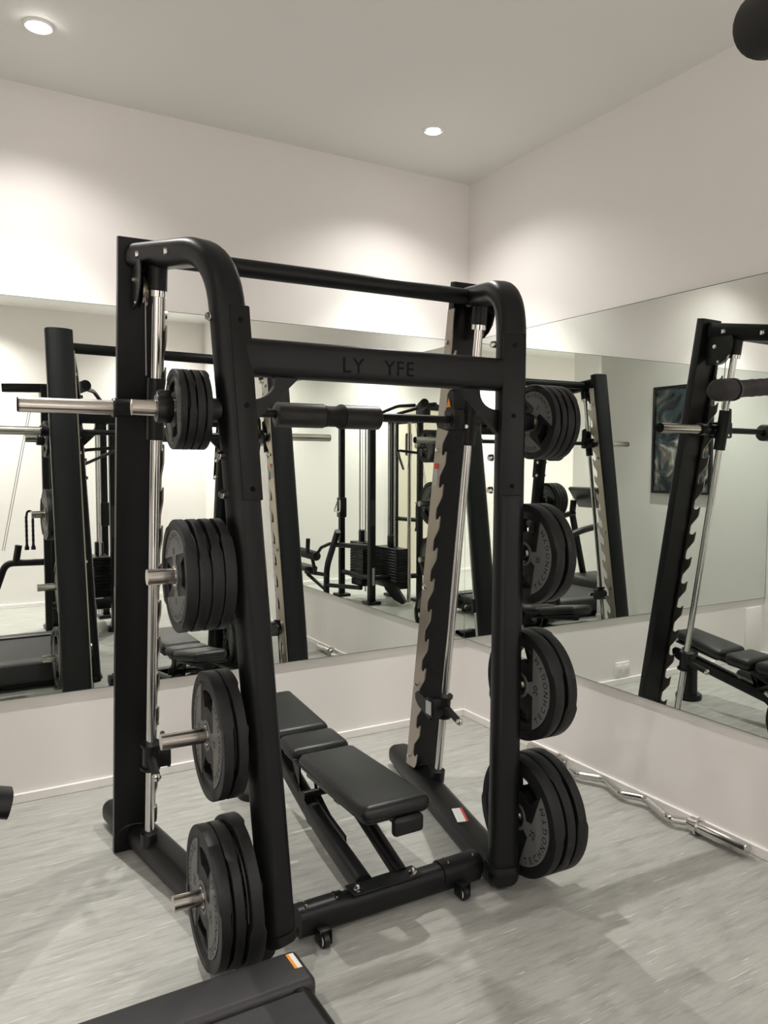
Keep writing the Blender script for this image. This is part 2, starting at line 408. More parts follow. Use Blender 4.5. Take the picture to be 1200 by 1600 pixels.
for s in (-1, 1):
    dirx = V((-s*.262, -.965, 0))      # forward along the splayed side
    sidv = V((.965, -s*.262, 0))
    # base rail
    def wr(y): return .72-.196*(-.47-y)
    p0 = V((CX+s*wr(-.47), -.47, .062)); p1 = V((CX+s*wr(-1.70), -1.70, .062))
    bm = sweep(bmesh.new(), [p0, p1], section(.122, .10, .038, 5), side=(0, 0, 1).__class__((0, 0, 1)) and (1, 0, 0))
    obj('base_rail', bm, BLK, sm)
    d = (p1-p0).normalized()
    for q, k in ((p0, -1), (p1, 1)):
        o_ = obj('end_cap', sweep(bmesh.new(), [q, q+d*k*.016, q+d*k*.024], section(.118, .096, .038, 5), side=(1, 0, 0), scales=[1, .97, .86]), BLK2, sm)
    for q in (p0+d*.06, p1-d*.06):
        obj('rubber_foot', lathe(bmesh.new(), [(0, 0), (.034, 0), (.036, .004), (.034, .016), (0, .016)], 'z', (q.x, q.y, 0), 20), DRK, sm)
    # rear post: a bowed steel channel, open to the front
    zt = 2.39
    xc = CX+s*.698
    sec = [(.076, -.034), (-.076, -.034), (-.077, -.030)]
    for t_ in range(0, 13):
        a_ = PI*t_/12; sec.append((-.077*math.cos(a_), .030*math.sin(a_)**.9 if 0 < t_ < 12 else 0.0))
    sec.append((.077, -.030)); rings = []
    bm = bmesh.new()
    for z in (.004, .30, zt):
        yb = -1.085+.155*(2.37-z); kz = .155 if z > 1 else 0
        rings.append([bm.verts.new((xc+a_, yb+b_, z+kz*b_)) for a_, b_ in sec])
    for i_ in range(2):
        for j in range(len(sec)):
            bm.faces.new((rings[i_][j], rings[i_][(j+1) % len(sec)], rings[i_+1][(j+1) % len(sec)], rings[i_+1][j]))
    bm.faces.new(rings[0][::-1]); bm.faces.new(rings[2])
    obj('rear_post', bm, BLK, sm)
    obj('weld_bead', sweep(bmesh.new(), [(xc+.066*math.cos(math.radians(t_)), -.764-.004+.0, .075+.042*math.sin(math.radians(t_))) for t_ in range(0, 181, 15)], circ(.004, 6), side=(0, 1, 0)), BLK, sm)
    obj('plate_spacer', obox(bmesh.new(), (CX+s*.626, ypost(1.2)-.026, 1.2), (1, 0, 0), V((0, 1, .163)).normalized(), V((0, -.163, 1)).normalized(), (.014, .046, 2.10)), BLK2, sm)
    # weld plate under the post
    # hook plate of brushed steel on the inner side of the post
    xi = CX+s*.620
    out = []
    zs = [.197+.1455*k for k in range(0, 14)]
    def yt(z): return ypost(z)       # rear edge
    prof = [(ypost(.12)-.0, .12), (ypost(2.27), 2.27), (ypost(2.27)-.052, 2.27)]
    # front edge walked from top to bottom, one hook each pitch
    def fe(z, d): return ypost(z)-d
    prof.append((fe(zs[-1]+.05, .052), zs[-1]+.05))
    for z in reversed(zs):
        prof += [(fe(z+.025, .053), z+.025), (fe(z-.004, .053), z-.004), (fe(z-.012, .056), z-.012), (fe(z-.017, .064), z-.017), (fe(z-.017, .076), z-.017), (fe(z-.010, .085), z-.010),
                 (fe(z, .089), z), (fe(z-.002, .094), z-.002), (fe(z-.050, .093), z-.050), (fe(z-.062, .088), z-.062), (fe(z-.098, .062), z-.098), (fe(z-.110, .054), z-.110)]
    prof = [p for p in prof if p[1] >= .119]
    prof.append((fe(.11, .078), .12))
    bm = prism(bmesh.new(), prof, (xi, 0, 0), (0, 1, 0), (0, 0, 1), (-s, 0, 0), .006)
    hp = obj('hook_plate', bm, BRUSH, sm, smooth=False)
    for z in (2.13, 1.66, 1.02, .54, .17):
        bolt(sm, (xi-s*.006, ypost(z)-.026, z), (-s, 0, 0), .009, .012)
    # guide rod, top and bottom sockets, top clamp tube
    xr = CX+s*.667
    a = V((xr, yrod(.10), .10)); b = V((xr, yrod(2.20), 2.20)); dd = (b-a).normalized()
    obj('guide_rod', rod(bmesh.new(), a, b, .0175, 24), ROD, sm)
    obj('rod_socket', rod(bmesh.new(), V((xr, yrod(.10), .095)), V((xr, yrod(.15), .15)), .033, 24), BLK2, sm)
    obj('rod_socket', rod(bmesh.new(), V((xr, yrod(2.185), 2.185)), V((xr, yrod(2.30), 2.30)), .033, 24), BLK, sm)
    obj('socket_collar', rod(bmesh.new(), V((xr, yrod(2.165), 2.165)), V((xr, yrod(2.185), 2.185)), .031, 24), CHROME, sm)
    # front post and top tube in one bent tube
    f0 = V((xf(s, .08), yf(.08)+.044, .08)); f1 = V((xf(s, 2.27), yf(2.27)+.044, 2.27))
    r1 = V((CX+s*.700, -1.115, 2.322))
    f1.z = 2.248; f1.y = -1.616
    path = arc_path([f0, f1, r1], [.185], 10)
    path = [f0, f0.lerp(f1, .5)]+path[1:]
    bm = sweep(bmesh.new(), path, section(.108, .088, .036, 6), side=tuple(sidv), scales=None)
    obj('front_post', bm, BLK, sm)
    # top tube end bolts on the outer side
    for q in ((-1.215, 2.262), (-1.40, 2.238)):
        tq = (q[0]+1.616)/(-1.115+1.616); p = f1.lerp(r1, tq)
        bolt(sm, p+V((s*.965, .2, 0))*.053, (s*.965, .2, 0), .012, .012)
    # cover strip on the front face with three holes
    za, zb = 1.478, 2.075
    pa = V((xf(s, za), yf(za)+.044, za)); pb = V((xf(s, zb), yf(zb)+.044, zb)); ax = (pb-pa).normalized()
    nrm = sidv.cross(ax).normalized()
    if nrm.dot(V((0, -1, 0))) < 0: nrm = -nrm
    mid = (pa+pb)/2+nrm*.0450
    off = sidv*(.015 if s < 0 else .0)
    wdt = .074 if s < 0 else .088
    st = obj('cover_strip', obox(bmesh.new(), mid+off, sidv, nrm, ax, (wdt, .010, (pb-pa).length), .0045, 2), BLK, sm)
    for z in (2.028, 1.769, 1.513):
        pz = V((xf(s, z), yf(z)+.044, z))+nrm*.0485+off
        obj('screw_hole', rod(bmesh.new(), pz, pz+nrm*.0035, .0085, 16), INK, st)
    for z in (2.04, 1.62, 1.50):
        pz = V((xf(s, z), yf(z)+.055, z))
        bolt(sm, pz+sidv*.055, sidv, .011, .014); bolt(sm, pz-sidv*.055, -sidv, .011, .014)
    # weld foot
    fz = V((xf(s, .1), yf(.1)+.05, .1))
    obj('weld_foot', sweep(bmesh.new(), [fz+V((0, 0, .0)), fz+V((0, -.001, .022))], section(.125, .118, .045, 5), side=tuple(sidv), scales=[1.02, .93]), BLK, sm)
    # plate horns
    for k, z in enumerate((1.757, 1.260, .769, .278)):
        yy = yf(z)+.048; xu = xf(s, z)+s*.050
        xe = CX-(.828, .797, .769, .745)[k] if s < 0 else CX+(.85, .80, .78, .76)[k]
        xin = CX+s*((.614, .571, .553, .525)[k] if s < 0 else (.632, .582, .551, .527)[k])-s*.004; Lb = abs(xin-xu)+.004
        obj('plate_horn', rod(bmesh.new(), (xu, yy, z), (xe, yy, z), .0238, 24), SLEEVE, sm)
        q_ = [(0, 0), (.036, 0), (.037, .004), (.037, Lb-.012), (.033, Lb-.004), (.026, Lb), (0, Lb)]
        obj('horn_boss', lathe(bmesh.new(), [(a_, s*b_) for a_, b_ in q_], 'x', (xu-s*.004, yy, z), 28), BLK2, sm)
        PEG[(s, k)] = (xu, yy, z, xe)
    # arched gusset below the cross beam
    g = []
    for k in range(0, 9):
        a = math.radians(90*k/8)
        g.append((.030+.085*math.sin(a)-.030, -.118+.085*math.cos(a)-.0))
    xg = CX+s*(wf(1.80)-.048)
    # outline in (inward, z): straight outer hypotenuse, concave inner arc
    outl = [(0.0, 1.705), (0.0, 1.795)]+[(.012+.075*math.sin(math.radians(a)), 1.795+.060*(1-math.cos(math.radians(a)))) for a in range(10, 91, 16)]+[(.088, 1.885), (.185, 1.885)]
    bm = prism(bmesh.new(), outl, (xg, yf(1.8)+.035, 0), (-s, 0, 0), (0, 0, 1), (0, 1, 0), .030)
    obj('gusset', bm, BLK, sm, smooth=False)
    # pulley behind its cover plate at the post head
    cov = [(0, .06), (-.150, .06), (-.160, .035), (-.157, .0), (-.142, -.035), (-.115, -.062), (-.080, -.080), (-.040, -.086), (0, -.086)]
    for k, xo in enumerate((.727,)):
        obj('pulley_cover', prism(bmesh.new(), cov, (CX+s*xo-.0025, -1.105, 2.222), (0, 1, .0), (0, 0, 1), (1, 0, 0), .005), BLK, sm, smooth=False)
    xw_ = CX+s*.703
    obj('pulley_wheel', lathe(bmesh.new(), [(0, -.011), (.058, -.011), (.064, -.009), (.052, 0), (.064, .009), (.058, .011), (0, .011)], 'x', (xw_, -1.165, 2.200), 32), SLEEVE, sm)
    bolt(sm, (CX+s*.7295, -1.160, 2.232), (s, 0, 0), .009, .010)
    bolt(sm, (CX+s*.7295, -1.180, 2.150), (s, 0, 0), .006, .006)
    obj('cable', rod(bmesh.new(), (xw_, -1.212, 2.20), (CX+s*.700, -1.190, 1.90), .0025, 6), WIRE, sm)
    # lower safety stop on the rod
    zc_ = .47
    ss = obj('safety_stop', rod(bmesh.new(), V((xr, yrod(zc_-.045), zc_-.045)), V((xr, yrod(zc_+.045), zc_+.045)), .030, 24), BLK2, sm)
    for dz in (-.05, .045):
        obj('stop_flange', rod(bmesh.new(), V((xr, yrod(zc_+dz), zc_+dz)), V((xr, yrod(zc_+dz+.010), zc_+dz+.010)), .038, 24), BLK2, ss)
    bm = bmesh.new(); yb = yrod(zc_)
    box(bm, (min(xr-s*.01, xr-s*.075), yb-.02, zc_-.045), (max(xr-s*.01, xr-s*.075), yb+.045, zc_+.045), .006)
    obj('stop_block', bm, BLK2, ss)
    hk = [(-.02, -.045), (.09, -.005), (.115, .02), (.118, .045), (.10, .060), (.075, .058), (.02, .045)]
    obj('stop_hook', prism(bmesh.new(), hk, (xr-s*.064, yb+.02, zc_-.01), (0, 1, 0), (0, 0, 1), (-s, 0, 0), .012), BLK2, ss)
    h0 = V((xr, yb-.02, zc_+.0)); h1 = V((xr-.005, yb-.135, zc_-.032))
    obj('stop_handle', rod(bmesh.new(), h0, h1, .0150, 20), FOAM, ss)
    obj('handle_tip', lathe(bmesh.new(), [(0, -.012), (.010, -.011), (.0155, -.006), (.0155, .008), (0, .008)], 'y', h1+V((0, -.004, 0)), 20), CHROME, ss)
    if s > 0: sheet('stop_label', (xr-s*.077, yb+.035, zc_-.03), (xr-s*.077, yb-.012, zc_-.03), (xr-s*.077, yb-.012, zc_+.032), (xr-s*.077, yb+.035, zc_+.032), LTGREY, ss)
# pull-up bar across the top
obj('pull_up_bar', rod(bmesh.new(), (CX-.66, -1.22, 2.303), (CX+.665, -1.22, 2.300), .0325, 24), BLK, sm)
for s in (-1, 1):
    cl = obj('bar_clamp', rod(bmesh.new(), (CX+s*.630, -1.22, 2.30), (CX+s*.652, -1.22, 2.30), .040, 24), BLK2, sm)
    bolt(sm, (CX+s*.641, -1.258, 2.315), (0, -1, .2), .010, .014); bolt(sm, (CX+s*.641, -1.256, 2.285), (0, -1, -.2), .010, .014)
# cross beam with lettering
zc0 = 1.925
obj('cross_beam', sweep(bmesh.new(), [(CX-.495, -1.626, zc0), (CX+.495, -1.626, zc0)], section(.085, .118, .030, 5), side=(0, 1, 0)), BLK, sm)
yl = -1.626-.0432
for ch, xl in (('L', -.153), ('Y', -.112), ('Y', .005), ('F', .046), ('E', .085)):
    bm = bmesh.new(); put_glyph(bm, ch, (CX+xl, yl, 1.893), (1, 0, 0), (0, 0, 1), .070)
    obj('letter', bm, INK, sm, smooth=False)
# labels
q = [(CX+.543, -1.245), (CX+.588, -1.256), (CX+.544, -1.375), (CX+.497, -1.362)]
sheet('warning_label', *[(a, b, .1125) for a, b in q], WHITE, sm)
sheet('red_stripe', (CX+.578, -1.2535, .1138), (*q[1], .1138), (*q[2], .1138), (CX+.534, -1.3725, .1138), RED, sm)
xi = CX+.6125
sheet('height_label', (xi, ypost(1.60)-.010, 1.60), (xi, ypost(1.60)-.045, 1.60), (xi, ypost(1.50)-.045, 1.50), (xi, ypost(1.50)-.010, 1.50), LTGREY, sm)
sheet('red_stripe', (xi-.001, ypost(1.60)-.010, 1.60), (xi-.001, ypost(1.60)-.045, 1.60), (xi-.001, ypost(1.58)-.045, 1.575), (xi-.001, ypost(1.58)-.010, 1.575), RED, sm)

turn_root(sm)

# ------------------------------------------------------------------ barbell riding on the rods
BY, BZ = -1.143, 1.788
bb = thing('smith_barbell', 'steel-sleeved barbell carried on the guide rods of the rack', 'barbell', (CX, BY, BZ))
obj('shaft', rod(bmesh.new(), (CX-.83, BY, BZ), (CX+.83, BY, BZ), .0165, 20), BLK, bb)
for s in (-1, 1):
    xe = CX-1.104 if s < 0 else CX+1.142; xs = CX-.800 if s < 0 else CX+.822
    sl = obj('sleeve', rod(bmesh.new(), (xs, BY, BZ), (xe, BY, BZ), .0255, 28), SLEEVE, bb)
    obj('end_plug', lathe(bmesh.new(), [(0, -.004), (.023, -.004), (.0255, 0), (.0255, .004), (0, .004)], 'x', (xe, BY, BZ), 28), INK, sl)
    obj('collar', lathe(bmesh.new(), [(0, -.03), (.032, -.03), (.034, -.026), (.034, -.018), (.031, -.014), (.031, .03), (0, .03)] if s < 0 else [(0, -.03), (.031, -.03), (.031, .014), (.034, .018), (.034, .026), (.032, .03), (0, .03)], 'x', (xs+s*-.022, BY, BZ), 28), BLK2, bb)
    xr = CX+s*.667
    obj('slide_housing', rod(bmesh.new(), V((xr, yrod(1.68), 1.68)), V((xr, yrod(1.892), 1.892)), .030, 24), BLK, bb)
    bm = bmesh.new()
    box(bm, (min(xr, xr-s*.085), BY-.040, BZ-.045), (max(xr, xr-s*.085), BY+.05, BZ+.045), .010)
    rod(bm, (xr-s*.09, BY, BZ), (xr+s*.06, BY, BZ), .030, 20)
    obj('bar_housing', bm, BLK2, bb)
    hk = [(-.03, .115), (.0, .13), (.02, .11), (.03, .02), (.085, .0), (.11, .02), (.118, .005), (.10, -.03), (.03, -.045), (-.03, -.03)]
    obj('bar_hook', prism(bmesh.new(), hk, (xr-s*.070, BY+.0, BZ), (0, 1, 0), (0, 0, 1), (-s, 0, 0), .014), BLK, bb, smooth=False)
    bolt(bb, (xr-s*.03, BY-.045, BZ-.03), (0, -1, 0), .007, .008)
x = xr-.0865
bm = prism(bmesh.new(), [(-.016, -.018), (.016, -.018), (0, .022)], (x, BY+.004, BZ+.072), (0, 1, 0), (0, 0, 1), (-1, 0, 0), .0016)
obj('warning_triangle', bm, ORANGE, bb, smooth=False)
# neck pad wrapped round the shaft
px_ = CX
t = thing('bar_pad', 'thick black foam pad wrapped around the middle of the barbell', 'bar pad', (px_, BY, BZ))
for a, b in ((CX-.211, CX-.008), (CX+.070, CX+.238)):
    bm = lathe(bmesh.new(), [(.017, a), (.040, a), (.048, a+.006), (.048, b-.006), (.040, b), (.017, b)], 'x', (0, BY, BZ-.004), 32)
    obj('foam_pad', bm, PADM, t)
obj('centre_strap', lathe(bmesh.new(), [(.017, CX-.010), (.045, CX-.010), (.041, CX+.008), (.041, CX+.045), (.050, CX+.062), (.050, CX+.071), (.017, CX+.071)], 'x', (0, BY, BZ-.004), 32), FOAM, t)

turn_root(bb); turn_root(t)

# ------------------------------------------------------------------ weight plates
WORD = 'TECHNOGYM'
def make_plate(R, TH, num, label, group):
    """disc on the local x axis, two grey lettered badges on each face, two grip slots through it"""
    t = thing('weight_plate', label, 'weight plate', (0, 0, 0), group)
    n = 72; h = TH/2
    st = [.026, .20*R, .34*R, .44*R, .70*R, .83*R, .86*R, .99*R, R]
    th = [h*.78, h*.78, h*.55, h*.55, h*.55, h*.55, h*.96, h*.96, h*.82]
    def hole(i, j):
        a = (j+.5)*360/n
        return i == 3 and any(abs((a-c+180) % 360-180) < 24 for c in (90, 270)) or (i == 4 and False)
    def thk(i, j):
        a = j*360/n; side = min(abs((a-c+180) % 360-180) for c in (20, 200))
        k = th[i]
        if i >= 6 and side < 42: k *= .74
        return k
    bm = bmesh.new(); F = {}; B = {}
    for i, r in enumerate(st):
        for j in range(n):
            a = 2*PI*j/n; y, z = r*math.cos(a), r*math.sin(a)
            F[i, j] = bm.verts.new((-thk(i, j), y, z)); B[i, j] = bm.verts.new((thk(i, j), y, z))
    for i in range(len(st)-1):
        for j in range(n):
            k = (j+1) % n
            if hole(i, j): continue
            bm.faces.new((F[i, j], F[i, k], F[i+1, k], F[i+1, j])); bm.faces.new((B[i+1, j], B[i+1, k], B[i, k], B[i, j]))
            if i == 0: bm.faces.new((F[i, j], B[i, j], B[i, k], F[i, k]))
            if i == len(st)-2: bm.faces.new((F[i+1, j], F[i+1, k], B[i+1, k], B[i+1, j]))
            if not hole(i, j):
                if i > 0 and hole(i-1, j): bm.faces.new((F[i, j], B[i, j], B[i, k], F[i, k]))
                if i < len(st)-2 and hole(i+1, j): bm.faces.new((F[i+1, j], F[i+1, k], B[i+1, k], B[i+1, j]))
                if hole(i, (j+1) % n): bm.faces.new((F[i, k], F[i+1, k], B[i+1, k], B[i, k]))
                if hole(i, (j-1) % n): bm.faces.new((F[i, j], B[i, j], B[i+1, j], F[i+1, j]))
    obj('plate_body', bm, DRK, t, local=True)
    for nx in (-1, 1):
        x0 = nx*h*.50; rgt = V((0, nx, 0)); upv = V((0, 0, 1))
        for sgn in (1, -1):
            o = []
            ro = .815*R; dch = .36*R; am = math.acos(dch/ro)
            for k in range(19):
                a = -am+2*am*k/18; o.append((sgn*ro*math.cos(a), ro*math.sin(a)))
            o += [(sgn*dch, .14*R), (sgn*.24*R, .10*R), (sgn*.20*R, .10*R), (sgn*.20*R, -.10*R), (sgn*.24*R, -.10*R), (sgn*dch, -.14*R)]
            o = [(p[0], p[1]*1.0) for p in o]
            bm = prism(bmesh.new(), o, (x0, 0, 0), rgt, upv, (nx, 0, 0), h*.22)
            bd = obj('badge', bm, BADGE, t, local=True, smooth=False)
            # lettering along the arc, heads towards the hub
            bm = bmesh.new(); xl = x0+nx*(h*.22+.0008); size = .155*R; rb = .775*R
            for k, ch in enumerate(WORD):
                a = math.radians(-48+96*k/(len(WORD)-1)); ca, sa = math.cos(a), math.sin(a)
                pos = V((xl, 0, 0))+rgt*(sgn*rb*ca)+upv*(sgn*rb*sa)
                put_glyph(bm, ch, pos, rgt*(-sgn*sa)+upv*(sgn*ca), rgt*(-sgn*ca)+upv*(-sgn*sa), size)
            text_line(bm, num, V((xl, 0, 0))+rgt*(sgn*.50*R), upv*sgn, -rgt*sgn, .17*R, .10)
            obj('lettering', bm, INK, bd, local=True, smooth=False)['kind'] = 'stuff'
        pr = [(.030, x0), (.20*R, x0), (.24*R, x0+nx*h*.2), (.24*R, x0+nx*h*.30), (.19*R, x0+nx*h*.32), (.17*R, x0+nx*h*.1), (.030, x0+nx*h*.1)]
        obj('hub_ring', lathe(bmesh.new(), pr, 'x', (0, 0, 0), 36), BADGE, t, local=True)
    obj('steel_insert', lathe(bmesh.new(), [(.0255, -h*.86), (.031, -h*.86), (.031, h*.86), (.0255, h*.86), (.0255, -h*.86)], 'x', (0, 0, 0), 28), SLEEVE, t, local=True)
    return t
heights = ['top', 'second', 'third', 'bottom']
def stack(s, k, R, TH, x_out, nplates, num, angs, gap=.002, first=0, total=None):
    """nplates discs on horn (s,k); x_out is the outer face (s<0) or the inner face (s>0)"""
    xu, yy, z, xe = PEG[(s, k)]
    side = 'left' if s < 0 else 'right'; grp = 'weight plates on the %s horn, %s side' % (heights[k], side)
    ords = ['outermost', 'second', 'third', 'fourth'] if s < 0 else ['innermost', 'second', 'third', 'outermost']
    proto = None; total = total or nplates
    for i in range(nplates):
        wh = ords[i+first]
        if i+first == total-1: wh = 'innermost' if s < 0 else 'outermost'
        if s < 0: lb = '%s black rubber plate, %s on the %s horn of the rack, left side' % (('small', 'medium-sized', 'large', 'large')[k], wh, heights[k])
        else: lb = 'black %s kg rubber plate, %s on the %s horn of the rack, right side' % (num, wh, heights[k])
        x = CX+x_out+(TH/2+i*(TH+gap)); loc = turn((x, yy, z-.0015))
        rot = (-math.radians(angs[i]), 0, PHI)
        if proto is None:
            proto = make_plate(R, TH, num, lb, grp); proto.location = loc; proto.rotation_euler = rot
        else: dup(proto, loc, rot, lb)
stack(-1, 0, .1198, .0225, -.712, 4, '2.5', (12, 60, 100, 30))
stack(-1, 1, .1694, .0350, -.720, 4, '10', (100, 85, 95, 110))
stack(-1, 2, .1935, .0400, -.637, 2, '15', (0, 40))
stack(-1, 3, .2100, .0400, -.662, 2, '20', (-8, 30), total=3)
stack(-1, 3, .2240, .0500, -.578, 1, '25', (60,), first=2, total=3)
stack(1, 0, .141, .0300, .632, 4, '5', (55, 20, 80, 10))
stack(1, 1, .1893, .0520, .582, 2, '15', (-10, 30))
stack(1, 2, .207, .0560, .551, 2, '20', (0, 50))
stack(1, 3, .2237, .0515, .527, 3, '25', (-22, 30, 70))
# spring collar on the top left horn
xu, yy, z, xe = PEG[(-1, 0)]
t = thing('bar_collar', 'black plastic clamp collar outside the top left plates', 'collar', (CX-.735, yy, z))
bm = lathe(bmesh.new(), [(.0245, -.045), (.040, -.045), (.043, -.040), (.043, -.004), (.040, 0), (.0245, 0), (.0245, -.045)], 'x', (CX-.714, yy, z), 20)
obj('collar_body', bm, BLK2, t)
obj('clamp_lever', nbox((CX-.756, yy-.030, z+.030), (CX-.720, yy+.012, z+.052), .005), BLK2, t); turn_root(t)

# ------------------------------------------------------------------ adjustable bench
BX = -1.50
bn = thing('adjustable_bench', 'adjustable black padded bench standing inside the rack', 'bench', (BX, -1.1, 0))
obj('front_foot', sweep(bmesh.new(), [(-1.868, -1.632, .070), (-1.132, -1.632, .070)], section(.082, .100, .034, 5), side=(0, 1, 0)), BLK, bn)
for x0, x1 in ((-1.872, -1.700), (-1.300, -1.128)):
    o_ = sweep(bmesh.new(), [(x0, -1.632, .072), (x1, -1.632, .072)], section(.090, .108, .037, 5), side=(0, 1, 0))
    # keep the upper part of the sleeve only: a saddle plate
    bmesh.ops.bisect_plane(o_, geom=list(o_.verts)+list(o_.edges)+list(o_.faces), plane_co=(0, 0, .062), plane_no=(0, 0, 1), clear_inner=True)
    sd = obj('foot_saddle', o_, BLK, bn)
    for xx in (x0+.03, x1-.03):
        for yy_ in (-1.622, -1.648):
            obj('rivet', rod(bmesh.new(), (xx, yy_, .122), (xx, yy_, .1300), .0058, 10), CHROME, sd)
for x in (-1.800, -1.236):
    wy = -1.700
    wh = obj('caster_wheel', lathe(bmesh.new(), [(0, -.012), (.022, -.012), (.026, -.009), (.026, .009), (.022, .012), (0, .012)], 'x', (x, wy, .026), 24), BLK2, bn)
    obj('wheel_hub', lathe(bmesh.new(), [(.010, -.0135), (.015, -.0145), (.0175, -.0135), (.0175, -.011), (.010, -.011)], 'x', (x, wy, .026), 24), WHITE, wh)
    bm = bmesh.new()
    for dx in (-.019, .019): box(bm, (x+dx-.003, wy-.016, .012), (x+dx+.003, -1.668, .062), .003)
    box(bm, (x-.022, wy-.010, .050), (x+.022, -1.668, .062), .004); rod(bm, (x-.024, wy, .026), (x+.024, wy, .026), .005, 10)
    obj('wheel_fork', bm, BLK, bn)
mp = obj('mount_plate', nbox((-1.675, -1.672, .118), (-1.395, -1.598, .127), .004), BLK, bn)
for x in (-1.650, -1.425):
    obj('acorn_nut', lathe(bmesh.new(), [(0, .024), (.005, .022), (.008, .016), (.009, .008), (.015, .006), (.015, 0), (0, 0)], 'z', (x, -1.650, .127), 16), CHROME, mp)
# main beam: front foot to rear column
obj('main_beam', sweep(bmesh.new(), arc_path([(-1.600, -1.60, .105), (-1.565, -1.15, .150), (-1.52, -.50, .300)], .15, 5), section(.062, .078, .02, 4), side=(1, 0, 0)), BLK, bn)
obj('support_strut', sweep(bmesh.new(), [(-1.445, -1.60, .105), (-1.455, -1.33, .215), (-1.475, -1.02, .345)], section(.050, .062, .022, 4), side=(1, 0, 0)), BLK, bn)
gs = [(-.02, 0), (.10, .055), (.13, .10), (.10, .115), (.03, .085), (-.03, .05)]
obj('hinge_gusset', prism(bmesh.new(), gs, (-1.475, -1.36, .215), (0, 1, 0), (0, 0, 1), (1, 0, 0), .034), BLK, bn)
pl = [(-1.02, .37), (-.93, .37), (-.97, .30), (-1.05, .22), (-1.16, .165), (-1.30, .135), (-1.30, .110), (-1.10, .125), (-1.02, .18)]
for x in (-1.590, -1.520):
    obj('side_plate', prism(bmesh.new(), [(a, b) for a, b in pl], (x, 0, 0), (0, 1, 0), (0, 0, 1), (1, 0, 0), .008), BLK, bn, smooth=False)
obj('pivot_tube', rod(bmesh.new(), (-1.60, -1.08, .235), (-1.42, -1.08, .235), .016, 16), BLK, bn)
obj('adjust_pin', rod(bmesh.new(), (-1.47, -1.12, .205), (-1.47, -1.155, .205), .011, 14), SLEEVE, bn)
obj('spring_coil', rod(bmesh.new(), (-1.455, -1.115, .225), (-1.43, -1.20, .19), .013, 12), CHROME, bn)
obj('rear_column', sweep(bmesh.new(), [(-1.56, -.49, .03), (-1.54, -.50, .24), (-1.53, -.51, .36)], section(.10, .09, .035, 5), side=(1, 0, 0)), BLK, bn)
obj('rear_foot', lathe(bmesh.new(), [(0, 0), (.082, 0), (.086, .006), (.086, .028), (.080, .036), (0, .036)], 'z', (-1.58, -.47, 0), 32), BLK2, bn)
def pad(name, y0, y1, z0, z1, hw, th, taper=1.0, m=LEATHER):
    """padded cushion running from (y0,z0) front to (y1,z1) rear; top surface there"""
    bm = bmesh.new(); d = V((0, y1-y0, z1-z0)); L = d.length; d.normalize(); nz = V((1, 0, 0)).cross(d)
    nu, nv = 14, 10
    def sx(t): return hw*(1+(taper-1)*t)
    top = []; c0 = V((BX, y0, z0))
    r = .040
    obox(bm, c0+d*L/2-nz*th/2, (1, 0, 0), d, nz, (2*hw, L, th), .030, 4)
    for v in bm.verts:
        q = v.co-c0; a = q.dot(d)/L; v.co.x = BX+(v.co.x-BX)*(1+(taper-1)*max(0, min(1, a)))
        hgt = q.dot(nz)
        if hgt < -th*.5: v.co.x = BX+(v.co.x-BX)*.97
    o = obj(name, bm, m, bn)
    # seam piping
    bm = bmesh.new(); zz = -th*.60
    ptsw = []
    for (a, b) in ((-1, 0), (-1, 1), (1, 1), (1, 0)):
        ptsw.append(c0+V((a*sx(b)*.992, 0, 0))+d*(L*b+(.0 if b == 0 else 0))+nz*zz)
    rr = .022
    loop = []
    for i in range(4):
        p = ptsw[i]; q0 = ptsw[i-1]; q1 = ptsw[(i+1) % 4]
        a = p+(q0-p).normalized()*rr; b = p+(q1-p).normalized()*rr
        for k in range(5):
            tt = k/4; loop.append(a*(1-tt)**2+p*2*tt*(1-tt)+b*tt*tt)
    sweep(bm, loop+[loop[0]], circ(.0022, 6), side=tuple(nz), cap=False)
    obj('piping', bm, LEATHER, o)
    bm = bmesh.new(); obox(bm, c0+d*L/2-nz*(th+.006), (1, 0, 0), d, nz, (2*hw*.80, L*.82, .014), .004)
    obj('backing_board', bm, BLK2, o)
    return o
pad('back_pad', -1.680, -1.085, .418, .418, .140, .068, .93)
pad('seat_pad', -1.062, -.882, .418, .432, .133, .066, .98)
pad('head_pad', -.865, -.480, .432, .500, .133, .066, .75)
hb = bmesh.new(); obox(hb, (BX+.03, -1.685, .333), (1, 0, 0), (0, 1, 0), (0, 0, 1), (.125, .034, .066), .0165, 4)
obj('end_block', hb, BLK2, bn)
obj('under_rail', sweep(bmesh.new(), [(BX+.03, -1.67, .334), (BX+.02, -1.03, .330)], section(.05, .045, .012, 3), side=(1, 0, 0)), BLK, bn)
obj('under_rail', sweep(bmesh.new(), [(BX, -1.03, .330), (BX, -.55, .390)], section(.05, .045, .012, 3), side=(1, 0, 0)), BLK, bn)

# ------------------------------------------------------------------ curl bar on the floor
ez = thing('curl_bar', 'chrome zig-zag curl bar lying along the right wall', 'curl bar', (-.07, -1.4, .038))
zz = .038
pts = [(-.060, -.93, zz), (-.062, -1.00, zz), (-.112, -1.075, zz), (-.115, -1.125, zz), (-.050, -1.245, zz+.004), (-.100, -1.400, zz), (-.048, -1.500, zz+.004), (-.112, -1.690, zz), (-.064, -1.752, zz), (-.066, -1.82, zz)]
obj('bar', sweep(bmesh.new(), arc_path(pts, .018, 4), circ(.0168, 16), side=(0, 0, 1)), CHROME, ez)
for a, b in (((-.109, -1.14, zz), (-.059, -1.225, zz+.003)), ((-.056, -1.525, zz+.003), (-.105, -1.665, zz))):
    obj('knurled_grip', rod(bmesh.new(), a, b, .0186, 16), mat('knurled_chrome', (.62, .61, .60), .3, 1.0, bump=.6, bscale=900), ez)
